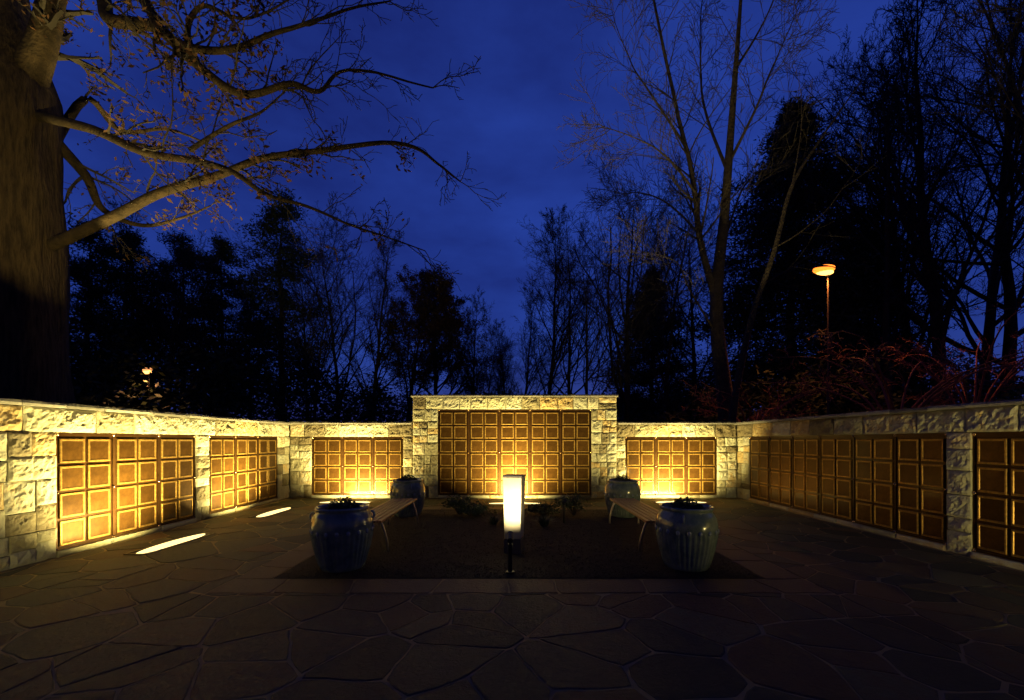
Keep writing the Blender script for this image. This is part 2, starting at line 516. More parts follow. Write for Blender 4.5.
def course(mb, u0, u1, z0, z1, rnd, a, b):
    u = u0
    while u < u1-1e-3:
        w = rnd.uniform(a, b)
        if u1-(u+w) < a*.8: w = u1-u
        if z1-z0 > .25 and rnd.random() < .08 and w < .7:
            c = z0+(z1-z0)*rnd.uniform(.4, .6); rock_block(mb, u, u+w, z0, c, rnd); rock_block(mb, u, u+w, c, z1, rnd)
        else:
            rock_block(mb, u, u+w, z0, z1, rnd)
        u += w

PW, PIN, PH, MG = 0.805, 0.368, 0.36, 0.09
Z0 = 0.08
def door_mesh():
    mb = MB(); w, h = 0.163, 0.160; b = 0.030
    mb.mi = 1
    # bevelled rim: outer edge, raised ridge, inner edge
    def ring(i, d): return [(-w+i, d, -h+i), (w-i, d, -h+i), (w-i, d, h-i), (-w+i, d, h-i)]
    L_ = [ring(0, 0.010), ring(0.0, -0.006), ring(0.006, -0.013), ring(b-.006, -0.013), ring(b, -0.004)]
    base = 0
    for r_ in L_: mb.v += r_
    for k in range(len(L_)-1):
        for i in range(4):
            j = (i+1) % 4
            mb.face((k*4+i, k*4+j, (k+1)*4+j, (k+1)*4+i))
    mb.mi = 0
    mb.face(tuple((len(L_)-1)*4+i for i in range(4)))
    me_o = mb.build('niche_door', [M['bronze'], M['bronze_rim']])
    me = me_o.data; bpy.data.objects.remove(me_o)
    return me
DOOR = door_mesh()
def rosette_mesh():
    mb = MB(); mb.lathe([(0.022, 0.0), (0.022, 0.004), (0.014, 0.007), (0.012, 0.014), (0.0, 0.016)], 12)
    mb.v = [(x, -z, y) for (x, y, z) in mb.v]
    o = mb.build('rosette', M['rosette'], smooth=True); me = o.data; bpy.data.objects.remove(o); return me
ROS = rosette_mesh()

def niche_bank(wall, u0, pairs, rows):
    """bronze niche front: backing + doors + rosettes"""
    w = pairs*PW; h = rows*PH+MG
    mb = MB()
    mb.box(u0, u0+w, 0.047, FD-0.002, Z0, Z0+h)
    # outer rim and pair mullions standing proud
    for (a, b, c, d) in ((u0, u0+0.02, Z0, Z0+h), (u0+w-0.02, u0+w, Z0, Z0+h)):
        mb.box(a+.001, b-.001, 0.030, 0.046, c+.001, d-.001)
    mb.box(u0+.021, u0+w-.021, 0.030, 0.046, Z0+h-0.045, Z0+h-.002)
    mb.box(u0+.021, u0+w-.021, 0.030, 0.046, Z0+.002, Z0+0.025)
    for k in range(1, pairs):
        mb.box(u0+k*PW-.014, u0+k*PW+.014, 0.033, 0.046, Z0+.027, Z0+h-.047)
    bank = mb.build('niche_front', M['bronze_dark'], wall)
    zb = Z0+0.030
    for k in range(pairs):
        for s in (-1, 1):
            for r_ in range(rows):
                d = bpy.data.objects.new('niche_door', DOOR); COL.objects.link(d); d.parent = bank
                d.location = (u0+(k+.5)*PW+s*PIN/2, 0.036, zb+(r_+.5)*PH)
    for k in range(pairs+1):
        uu = min(max(u0+k*PW, u0+.02), u0+w-.02)
        for zz in (Z0+.012, zb+rows*PH/2, Z0+h-.024):
            d = bpy.data.objects.new('rosette', ROS); COL.objects.link(d); d.parent = bank
            d.location = (uu, 0.029, zz)
    return bank

def coping(mb, u0, u1, z, rnd, y0, y1, th=0.06):
    u = u0
    while u < u1-1e-3:
        w = rnd.uniform(.5, .95)
        if u1-(u+w) < .35: w = u1-u
        mb.tint = rnd.random()
        zz = z + rnd.uniform(-.003, .004)
        n = max(4, int(w/.07)); base = len(mb.v)
        for i in range(n+1):
            x = u+.004+(w-.008)*i/n
            e = 0.012*noise.noise(Vector((x*9, z, 5.5)))
            t = 0.006*noise.noise(Vector((x*6, z, 9.5)))
            mb.v += [(x, y0+e, zz), (x, y0+e-.004, zz+th*.5), (x, y0+e+.008, zz+th+t), (x, y1, zz+th+t), (x, y1, zz)]
        for i in range(n):
            for k in range(5):
                a = base+i*5+k; b = base+i*5+(k+1) % 5
                mb.face((a, a+5, b+5, b))
        mb.face(tuple(base+k for k in range(5))); mb.face(tuple(base+n*5+k for k in range(5))[::-1])
        u += w

def wall(name, origin, rz, length, H, banks, label, seed, lint=(0.5, 1.0), ash=0.45, u_start=0.0, core0=None, core1=None, cop0=None, cop1=None, thick=0.6):
    """banks: list of (u0, pairs, rows)"""
    rnd = random.Random(seed)
    W_ = empty(name, origin, rz)
    tag(W_, label, 'wall')
    th = 0.06; HT = H-th
    mb = MB()
    top = Z0+max([r*PH+MG for (_, _, r) in banks])
    course(mb, u_start, length, top+.001, HT, rnd, *lint)
    u = u_start
    for (b0, pairs, rows) in banks:
        if b0-u > .02:
            ashlar(mb, u, b0, 0.0, top, rnd, ash)
        w = pairs*PW
        # plinth below the niche front
        uu = b0
        while uu < b0+w-1e-3:
            ww = rnd.uniform(.5, .9)
            if b0+w-(uu+ww) < .4: ww = b0+w-uu
            rock_block(mb, uu, uu+ww, -0.01, Z0-.002, rnd, off=-0.006, rough=.3)
            uu += ww
        u = b0+w
    if length-u > .02: ashlar(mb, u, length, 0.0, top, rnd, ash)
    mb.build('stone_facing', M['stone'], W_, tint=True)
    c0 = u_start if core0 is None else core0; c1 = length if core1 is None else core1
    mb = MB(); mb.box(c0, c1, FD, thick, -0.05, HT-.002)
    mb.build('wall_core', M['mortar'], W_)
    p0 = c0-.03 if cop0 is None else cop0; p1 = c1+.03 if cop1 is None else cop1
    mb = MB(); coping(mb, p0, p1, HT, rnd, -0.055, thick+.04, th)
    mb.build('coping', M['coping'], W_, tint=True)
    for (b0, pairs, rows) in banks: niche_bank(W_, b0, pairs, rows)
    return W_

# centre wall X -2.6..2.74, stands 6 cm proud
TX0 = -2.60
wall('memorial_wall', (TX0, YB-.06, 0), 0, 5.34, 2.71, [(0.655, 5, 6)],
     'tall pale stone wall in the middle with ten columns of bronze niche doors', 3, lint=(.28, .5), ash=.36, thick=.72)
wall('memorial_wall', (XL, YB, 0), 0, TX0-XL-.001, 2.0, [(XL*-1-5.28, 3, 4)],
     'low stone back wall left of the tall one, bronze niche doors behind the blue pots', 4, lint=(.3, .6), ash=.40, cop0=0.0, cop1=TX0-XL-.035, core0=0.0, core1=TX0-XL-.002)
wall('memorial_wall', (TX0+5.341, YB, 0), 0, XR-(TX0+5.341), 1.998, [(0.245, 3, 4)],
     'low stone back wall right of the tall one, bronze niche doors lit from the ground', 5, lint=(.3, .6), ash=.40, cop0=0.035, cop1=XR-(TX0+5.341), core0=0.002, core1=XR-(TX0+5.341))
# left wall: local x -> +Y, near end at Y=2.4
LY = 2.4
wall('memorial_wall', (XL, LY, 0), R(90), YB-LY, 1.985, [(5.47-LY, 3, 4), (8.235-LY, 3, 4)],
     'long stone wall on the left with two brightly lit sets of bronze niche doors', 6, lint=(.55, 1.05), ash=.42, cop1=YB-LY+.64, core1=YB-LY+.6)
# right wall: local x -> -Y, from back corner to near end
wall('memorial_wall', (XR, YB, 0), R(-90), YB-1.2, 1.985, [(YB-10.63, 6, 4), (YB-5.49, 3, 4)],
     'long dim stone wall on the right with twelve columns of dark bronze niche doors', 7, lint=(.55, 1.05), ash=.42, cop0=-.64, core0=-.6)

# ------------------------------------------------------------------ recessed ground lights
def strip_light(x, y, rz, label, power, tilt, length=1.25, lens='lens', color=(1.0, 0.77, 0.25), ln=0.75, spread=112):
    t = empty('ground_light', (x, y, 0), rz)
    tag(t, label, 'ground light', 'recessed light strips in the paving')
    h = length/2
    mb = MB()
    for (a, b, c, d) in ((-h-.02, h+.02, -.155, -.132), (-h-.02, h+.02, .132, .155), (-h-.02, -h, -.132, .132), (h, h+.02, -.132, .132)):
        mb.box(a, b, c, d, -.01, 0.010)
    mb.build('housing', M['black'], t)
    mb = MB(); m_ = 28; top = []
    for i in range(m_):
        a = 2*PI*i/m_; ca, sa = math.cos(a), math.sin(a)
        top.append((math.copysign(abs(ca)**1.0, ca)*(h-.004), math.copysign(abs(sa)**1.1, sa)*.128))
    for zz in (-.008, .006): mb.v += [(x_, y_, zz) for x_, y_ in top]
    for i in range(m_): mb.face((i, (i+1) % m_, m_+(i+1) % m_, m_+i))
    mb.face(tuple(range(m_, 2*m_)))
    mb.build('lens', M[lens], t)
    ld = bpy.data.lights.new('lamp', 'AREA'); ld.shape = 'RECTANGLE'; ld.size = ln; ld.size_y = 0.10
    ld.energy = power; ld.color = color; ld.spread = R(spread)
    lo = bpy.data.objects.new('lamp', ld); COL.objects.link(lo); lo.parent = t
    lo.location = (0, 0, 0.035); lo.rotation_euler = (R(180)-tilt, 0, 0)   # local +y side is the wall
    return t
T = R(38)
strip_light(0.07, 10.2, 0, 'glowing light strip in the paving behind the white pylon', 340, T, ln=.5, spread=132)
strip_light(-4.07, 10.36, 0, 'glowing light strip in the paving at the back left behind the bench', 290, T, ln=1.05, spread=132)
strip_light(4.12, 10.36, 0, 'glowing light strip in the paving at the back right, seen past the blue pot', 290, T, ln=1.05, spread=132)
strip_light(-4.97, 6.25, R(90), 'glowing light strip in the paving by the left wall, nearest and largest', 260, T)
strip_light(-5.0, 8.95, R(90), 'glowing light strip in the paving by the left wall, farther from the camera', 250, T)
strip_light(5.30, 1.7, 0, 'light strip in the paving by the right wall close to the camera', 60, R(58), lens='lens_dim', spread=110)
strip_light(-3.6, 0.7, R(34.5), 'light strip in the paving by the left wall close to the camera, under the oak', 72, R(56), spread=84, ln=.5)

# ------------------------------------------------------------------ pylon with its spotlight
py = empty('stone_pylon', (0.03, 5.62, 0), R(-14))
tag(py, 'square white stone pylon glowing under a spotlight in the planting bed', 'pylon')
mb = MB()
bm = bmesh.new(); bmesh.ops.create_cube(bm, size=1)
for v in bm.verts:
    k = 0.125 if v.co.z > 0 else 0.105
    v.co = Vector((v.co.x*2*k, v.co.y*2*k, 1.03 if v.co.z > 0 else 0.232))
bmesh.ops.bevel(bm, geom=bm.edges[:], offset=.006, segments=2, affect='EDGES')
mb.add_bm(bm); mb.build('shaft', M['pylon'], py)
mb = MB(); mb.box(-.132, .132, -.132, .132, 1.031, 1.052, .004); mb.build('cap', M['pylon_cap_and_shade'], py)
mb = MB(); mb.box(-.113, .113, -.113, .113, -.03, .23, .006); mb.build('base', M['pylon_cap_and_shade'], py)  # pylon foot coloured dark to stand for the shade at its bottom

def spot_post(x, y, rz, label, lit):
    t = empty('garden_spotlight', (x, y, 0), rz)
    tag(t, label, 'spotlight', 'black post spotlights in the bed')
    mb = MB(); mb.tube([(0, 0, -.03), (0, 0, .34)], [.024, .024], 12); mb.tube([(0, 0, -.01), (0, 0, .03)], [.05, .05], 14)
    mb.build('post', M['black'], t)
    mb = MB(); d = Vector((0, 1, .42)).normalized()
    c = Vector((0, 0, .41)); 
    mb.tube([c-d*.065, c-d*.06, c+d*.06, c+d*.075], [.026, .034, .034, .037], 16)
    hd = mb.build('lamp_head', M['black'], t, smooth=False)
    mb = MB(); mb.tube([c+d*.0755, c+d*.0775], [.030, .030], 16)
    mb.build('lens', M['spot_lens'] if lit else M['black'], hd)
    mb = MB(); mb.tube([(0, 0, .335), (0, -.005, .36), (0, 0, .385)], [.018, .02, .018], 10); mb.build('bracket', M['black'], t)
    if lit:
        ld = bpy.data.lights.new('lamp', 'SPOT'); ld.energy = 160; ld.color = (1.0, .84, .50); ld.spot_size = R(78); ld.spot_blend = 1.0; ld.shadow_soft_size = .03
        lo = bpy.data.objects.new('lamp', ld); COL.objects.link(lo); lo.parent = t
        lo.location = c+d*.085; lo.rotation_euler = Vector((0, 1, .50)).to_track_quat('-Z', 'Y').to_euler()
    return t
spot_post(-0.02, 4.80, 0, 'black post spotlight at the front edge of the bed, aimed at the white pylon', True)
spot_post(0.93, 7.6, R(180), 'small unlit black post spotlight farther back in the bed, right of the pylon', False)

# ------------------------------------------------------------------ glazed pots
def pot():
    t = empty('glazed_pot')
    mb = MB()
    prof = [(0.0, 0.0), (0.235, 0.0), (0.25, 0.012), (0.258, 0.05), (0.285, 0.16), (0.315, 0.28), (0.333, 0.39), (0.338, 0.455), (0.343, 0.475), (0.346, 0.50),
            (0.344, 0.56), (0.333, 0.62), (0.312, 0.665), (0.290, 0.690), (0.286, 0.70), (0.297, 0.712), (0.305, 0.728), (0.303, 0.743), (0.290, 0.750), (0.272, 0.744), (0.262, 0.72), (0.258, 0.66), (0.0, 0.655)]
    def rad(r, z, t_):
        if 0.03 < z < 0.46 and r > .2:
            k = min(1, (z-.03)/.06)*min(1, (.465-z)/.03)
            return r + k*0.010*(abs(math.cos(t_*18))*2-1)
        return r
    fine = []
    for a, b in zip(prof, prof[1:]):
        fine.append(a)
        if .01 < a[1] < .5 and b[1]-a[1] > .04:
            for q in (1, 2): fine.append((a[0]+(b[0]-a[0])*q/3, a[1]+(b[1]-a[1])*q/3))
    fine.append(prof[-1])
    mb.lathe(fine, 144, rad=rad)
    mb.build('body', M['glaze'], t, smooth=True)
    # ring of glaze-pale knobs at the shoulder
    for k in range(18):
        mb = MB()
        a = 2*PI*(k+.5)/18
        bm = bmesh.new(); bmesh.ops.create_icosphere(bm, subdivisions=2, radius=1)
        Mx = Matrix.Translation((0.345*math.cos(a), 0.345*math.sin(a), 0.468)) @ Matrix.Rotation(a, 4, 'Z') @ Matrix.Diagonal((.014, .024, .030, 1))
        mb.add_bm(bm, Mx)
        mb.build('knob', M['glaze_knob'], t, smooth=True)
    # small ear handles
    for s in (-1, 1):
        mb = MB(); pts = []
        for i in range(9):
            a = -PI/2+PI*i/8
            pts.append((s*(0.318+0.040*math.cos(a)), 0.0, 0.635+0.045*math.sin(a)))
        mb.tube(pts, [.013]*9, 8); mb.build('handle', M['glaze_knob'], t, smooth=True)
    mb = MB(); mb.lathe([(0.262, 0.69), (0.2, 0.712), (0.1, 0.73), (0, 0.735)], 24); mb.build('soil', M['soil'], t, smooth=True)
    rnd = random.Random(5); mb = MB()
    for k in range(420):
        a = rnd.uniform(0, 2*PI); r = 0.19*math.sqrt(rnd.random()); z = 0.715+rnd.uniform(0, .15)*(1-(r/.20)**2)
        c = Vector((r*math.cos(a), r*math.sin(a), z)); leaf(mb, c, rnd, .018, .034)
    mb.build('plant', M['leaf'], t)
    return t
def leaf(mb, c, rnd, a, b):
    s = rnd.uniform(a, b)
    u = Vector((rnd.gauss(0, 1), rnd.gauss(0, 1), rnd.gauss(0, .6))).normalized()
    w = u.cross(Vector((rnd.gauss(0, 1), rnd.gauss(0, 1), rnd.gauss(0, 1)))).normalized()
    mb.quad(tuple(c-u*s), tuple(c+w*s*.42), tuple(c+u*s), tuple(c-w*s*.42))
P0 = pot()
for i, (x, y, rz, lb) in enumerate([(-2.00, 5.02, .2, 'blue glazed ribbed pot in the front left corner of the bed'),
                         (2.07, 5.05, 1.1, 'blue glazed ribbed pot in the front right corner of the bed'),
                         (-2.08, 8.5, 2.0, 'blue glazed ribbed pot behind the far end of the left bench'),
                         (2.18, 8.4, .7, 'blue glazed ribbed pot behind the far end of the right bench')]):
    p = P0 if i == 0 else copy_tree(P0)
    p.location = (x, y, 0.012); p.rotation_euler = (0, 0, rz); p.scale = (1, 1, .965)
    tag(p, lb, 'planter', 'blue glazed pots around the bed')

# ------------------------------------------------------------------ benches
def bench():
    t = empty('garden_bench')
    Lh, Wd = 1.10, 0.46
    mb = MB(); n = 6; sw = Wd/n
    for k in range(n):
        a = -Wd/2+k*sw+.009
        mb.box(a, a+sw-.018, -Lh, Lh, 0.418, 0.448, .005)
    mb.build('seat', M['wood'], t)
    for sy in (-1, 1):
        y = sy*(Lh-.16)
        for sx in (-1, 1):
            pts = []
            for i in range(11):
                u = i/10
                x = sx*(0.165 + 0.085*math.sin(u*PI*.62) - .01*u)
                z = 0.412*(1-u)
                pts.append((x+sx*.02*u*u, y, z+.002))
            mb = MB(); mb.tube(pts, [.017]*11, 10); mb.build('leg', M['steel'], t, smooth=True)
        mb = MB(); mb.box(-.20, .20, y-.02, y+.02, .405, .4165, .003); mb.build('seat_support', M['steel'], t)
    mb = MB(); mb.tube([(0, -Lh+.16, .395), (0, Lh-.16, .395)], [.014, .014], 8); mb.build('stretcher', M['steel'], t, smooth=True)
    return t
B0 = bench()
B0.location = (-1.93, 6.62, .015); B0.rotation_euler = (0, 0, R(0.6))
tag(B0, 'backless wooden slat bench on curved steel legs between the two left pots', 'bench', 'benches beside the bed')
B1 = copy_tree(B0); B1.location = (1.98, 6.62, .015); B1.rotation_euler = (0, 0, R(-0.8))
tag(B1, 'backless wooden slat bench on curved steel legs between the two right pots', 'bench', 'benches beside the bed')

# ------------------------------------------------------------------ bed planting
def bed_shrub(x, y, r, h, seed, label, n=700, blades=False):
    rnd = random.Random(seed); t = empty('low_shrub', (x, y, .01)); tag(t, label, 'plant', 'low plants in the bed')
    ms = MB(); mb = MB()
    for k in range(26 if not blades else 90):
        a = rnd.uniform(0, 2*PI); q = rnd.random()**.5
        p1 = Vector((math.cos(a)*r*q, math.sin(a)*r*q, h*(1-.35*q*q)*rnd.uniform(.7, 1.05)))
        mid = p1*.5+Vector((0, 0, h*.18))
        if blades:
            w = Vector((-math.sin(a), math.cos(a), 0))*.006
            b = Vector((rnd.uniform(-.04, .04), rnd.uniform(-.04, .04), 0))
            ms.quad(tuple(b-w), tuple(b+w), tuple(mid+w), tuple(mid-w)); ms.quad(tuple(mid-w), tuple(mid+w), tuple(p1+w*.2), tuple(p1-w*.2))
        else:
            ms.tube([(0, 0, 0), tuple(mid), tuple(p1)], [.007, .004, .002], 4, cap=False)
            for j in range(n//26):
                u = rnd.random(); c = (mid.lerp(p1, u))+Vector((rnd.gauss(0, .04), rnd.gauss(0, .04), rnd.gauss(0, .035)))
                leaf(mb, c, rnd, .022, .045)
    if blades: ms.build('blades', M['leaf'], t)
    else:
        ms.build('stems', M['twig'], t); mb.build('foliage', M['leaf'], t)
bed_shrub(-.68, 8.3, .38, .27, 1, 'low leafy shrub in the bed just left of the pylon')
bed_shrub(-1.05, 8.5, .36, .42, 2, 'low leafy shrub in the bed near the left bench end')
bed_shrub(.62, 8.4, .36, .26, 3, 'low leafy shrub in the bed just right of the pylon')
bed_shrub(1.22, 8.4, .38, .44, 4, 'low leafy shrub in the bed near the right bench end')
bed_shrub(-.32, 7.5, .28, .20, 5, 'arching grassy tuft in the bed left of the pylon', blades=True)
bed_shrub(.55, 7.3, .28, .24, 6, 'arching grassy tuft in the bed right of the pylon', blades=True)

# ------------------------------------------------------------------ trees
def rand_perp(d, rnd):
    a = Vector((rnd.gauss(0, 1), rnd.gauss(0, 1), rnd.gauss(0, 1)))
    a -= d*a.dot(d)
    return a.normalized() if a.length > 1e-4 else d.orthogonal().normalized()

def grow(mb, p, d, ln, r, lev, maxlev, rnd, P, tips=None):
    """recursive bare branch"""
    n = {0: 9, 1: 7, 2: 5}.get(lev, 3)
    sides = {0: 8, 1: 6, 2: 4}.get(lev, 3)
    pts = [p.copy()]; rads = [r]
    dirs = []
    end_r = r*(.35 if lev < 2 else .4)
    for i in range(n):
        d = (d + rand_perp(d, rnd)*P['wob']*(.6 if lev == 0 else 1) + Vector((0, 0, P['up'][min(lev, len(P['up'])-1)]))).normalized()
        p = p + d*(ln/n)
        pts.append(p.copy()); dirs.append(d.copy())
        rads.append(max(P['rmin'], r+(end_r-r)*(i+1)/n))
    mb.tube(pts, rads, sides, cap=False)
    if tips is not None and lev >= maxlev-1: tips += pts[1:]
    if lev >= maxlev: return
    k = P['kids'][min(lev, len(P['kids'])-1)]
    for c in range(k):
        u = P['bare'][min(lev, len(P['bare'])-1)]; u = u+(1-u)*((c+rnd.random())/k)
        i = min(n-1, int(u*n)); q = pts[i].lerp(pts[i+1], u*n-i)
        ang = R(rnd.uniform(*P['ang'][min(lev, len(P['ang'])-1)]))
        pd = rand_perp(dirs[i], rnd)
        nd = (dirs[i]*math.cos(ang)+pd*math.sin(ang)).normalized()
        cl = ln*P['len'][min(lev, len(P['len'])-1)]*rnd.uniform(.7, 1.2)*(1.15-.75*max(0, u-.25) if lev == 0 else 1.1-.4*u)
        grow(mb, q, nd, cl, max(P['rmin'], rads[i]*P['thick']), lev+1, maxlev, rnd, P, tips)

PB = dict(wob=.16, up=(.04, .10, .06, .05), rmin=.0065, kids=(18, 9, 6, 5), bare=(.22, .2, .15, .1), ang=((25, 60), (25, 55), (25, 60)), len=(.42, .45, .42, .5), thick=.48)
def P_(**k):
    d = dict(PB); d.update(k); return d

def bare_mesh(seed, H, r, P, maxlev=4, leaves=0, leafmat=None):
    rnd = random.Random(seed); tm = MB(); tips = []
    cm = MB()
    # trunk separate from crown
    n = 12; p = Vector((0, 0, -.1)); d = Vector((0, 0, 1)); pts = [p.copy()]; rads = [r*1.25]; dirs = []
    for i in range(n):
        d = (d+rand_perp(d, rnd)*P['wob']*.45+Vector((0, 0, .06))).normalized(); p = p+d*(H/n)
        pts.append(p.copy()); dirs.append(d.copy()); rads.append(max(.012, r*(1-.93*(i+1)/n)))
    tm.tube(pts, rads, 8, cap=False)
    k = P['kids'][0]
    for c in range(k):
        u = P['bare'][0]; u = u+(1-u)*((c+rnd.random())/k)
        i = min(n-1, int(u*n)); q = pts[i].lerp(pts[i+1], u*n-i)
        ang = R(rnd.uniform(*P['ang'][0])); nd = (dirs[i]*math.cos(ang)+rand_perp(dirs[i], rnd)*math.sin(ang)).normalized()
        cl = H*P['len'][0]*rnd.uniform(.75, 1.2)*(1.2-.85*(u-P['bare'][0])/(1-P['bare'][0]))
        grow(cm, q, nd, cl, max(P['rmin'], rads[i]*P['thick']), 1, maxlev, rnd, P, tips)
    if leaves and tips:
        for _ in range(leaves):
            c = rnd.choice(tips)+Vector((rnd.gauss(0, .12), rnd.gauss(0, .12), rnd.gauss(0, .12)))
            cm.mi = 1; leaf(cm, c, rnd, .05, .10); 
        cm.mi = 0
    return tm, cm

def make_tree(kind, tm, cm, mats=None):
    t = empty(kind)
    tm.build('trunk', M['bark'], t, smooth=True)
    cm.build('crown', mats or [M['twig'], M['oak_leaf']], t, smooth=False)
    return t

def conifer_mesh(seed, H, r, width, start, n_br, per, shape, clump, tri):
    """needled tree: limbs carrying tufts of needle triangles"""
    rnd = random.Random(seed); tm = MB(); cm = MB()
    pts = [Vector((0.25*noise.noise(Vector((i*.6, seed, 0))), 0.25*noise.noise(Vector((i*.6, seed, 9))), H*i/10-.1)) for i in range(11)]
    tm.tube(pts, [max(.03, r*(1-i/10.5)) for i in range(11)], 8, cap=False)
    for k in range(n_br):
        u = start+(1-start)*(k+rnd.random())/n_br
        i = min(9, int(u*10)); o = pts[i].lerp(pts[i+1], u*10-i)
        a = rnd.uniform(0, 2*PI); w = width*shape((u-start)/(1-start))*rnd.uniform(.55, 1.15)
        if w < .15: w = .15
        d = Vector((math.cos(a), math.sin(a), rnd.uniform(-.15, .35)))
        e = o+d*w
        mid = o.lerp(e, .5)+Vector((0, 0, -.05*w))
        cm.mi = 0
        cm.tube([o, mid, e], [.035, .022, .008], 4, cap=False)
        cm.mi = 1
        for j in range(max(2, int(per*(.4+w/width)))):
            q = rnd.random()**.6
            c = o.lerp(e, .25+.75*q)+Vector((rnd.gauss(0, .16*w), rnd.gauss(0, .16*w), rnd.gauss(0, .06*w+.08)))
            for _ in range(clump):
                cc = c+Vector((rnd.gauss(0, .26), rnd.gauss(0, .26), rnd.gauss(0, .15)))
                dd = Vector((rnd.gauss(0, 1), rnd.gauss(0, 1), rnd.gauss(0, .7)+.25)).normalized()
                ww = rand_perp(dd, rnd)*tri*.16
                b = len(cm.v); cm.v += [tuple(cc-ww), tuple(cc+ww), tuple(cc+dd*tri)]; cm.face((b, b+1, b+2))
    return tm, cm

def place(proto, used, x, y, rz, s, label, group, sz=None):
    o = proto if proto.name not in used else copy_tree(proto)
    used.add(proto.name)
    o.location = (x, y, -.06); o.rotation_euler = (0, 0, rz); o.scale = (s, s, sz or s)
    tag(o, label, 'tree', group)
    return o
used = set()
def at(px, Y): return (px-512)/425*Y          # bearing of a tree along its own distance
# prototypes
bareA = make_tree('bare_tree', *bare_mesh(21, 15, .17, PB))                                          # upright oval
bareB = make_tree('bare_tree', *bare_mesh(22, 15, .23, P_(ang=((35, 75), (25, 60), (25, 60)), len=(.50, .45, .42, .5), bare=(.18, .2, .15, .1))))   # spreading
bareC = make_tree('bare_tree', *bare_mesh(23, 14, .17, P_(kids=(24, 9, 6, 5), ang=((18, 38), (20, 45), (25, 60)), len=(.30, .42, .42, .5), bare=(.2, .2, .15, .1))))   # narrow
leafy = make_tree('brown_leaved_tree', *bare_mesh(24, 12, .22, P_(ang=((30, 70), (25, 60), (25, 60)), kids=(20, 9, 5, 3)), leaves=26000))
pineA = make_tree('pine_tree', *conifer_mesh(31, 16, .24, 3.6, .36, 60, 12, lambda u: (1-u)**.45*(.8+.2*math.sin(u*21)), 30, .22), [M['twig'], M['needle']])
pineB = make_tree('pine_tree', *conifer_mesh(32, 15, .22, 4.2, .22, 80, 12, lambda u: (1-u)**.5*(.75+.25*math.sin(u*17+1)), 30, .24), [M['twig'], M['needle']])
spruce = make_tree('dense_evergreen_tree', *conifer_mesh(33, 18, .30, 6.0, .06, 300, 15, lambda u: (1-u)**.72, 22, .24), [M['twig'], M['needle']])

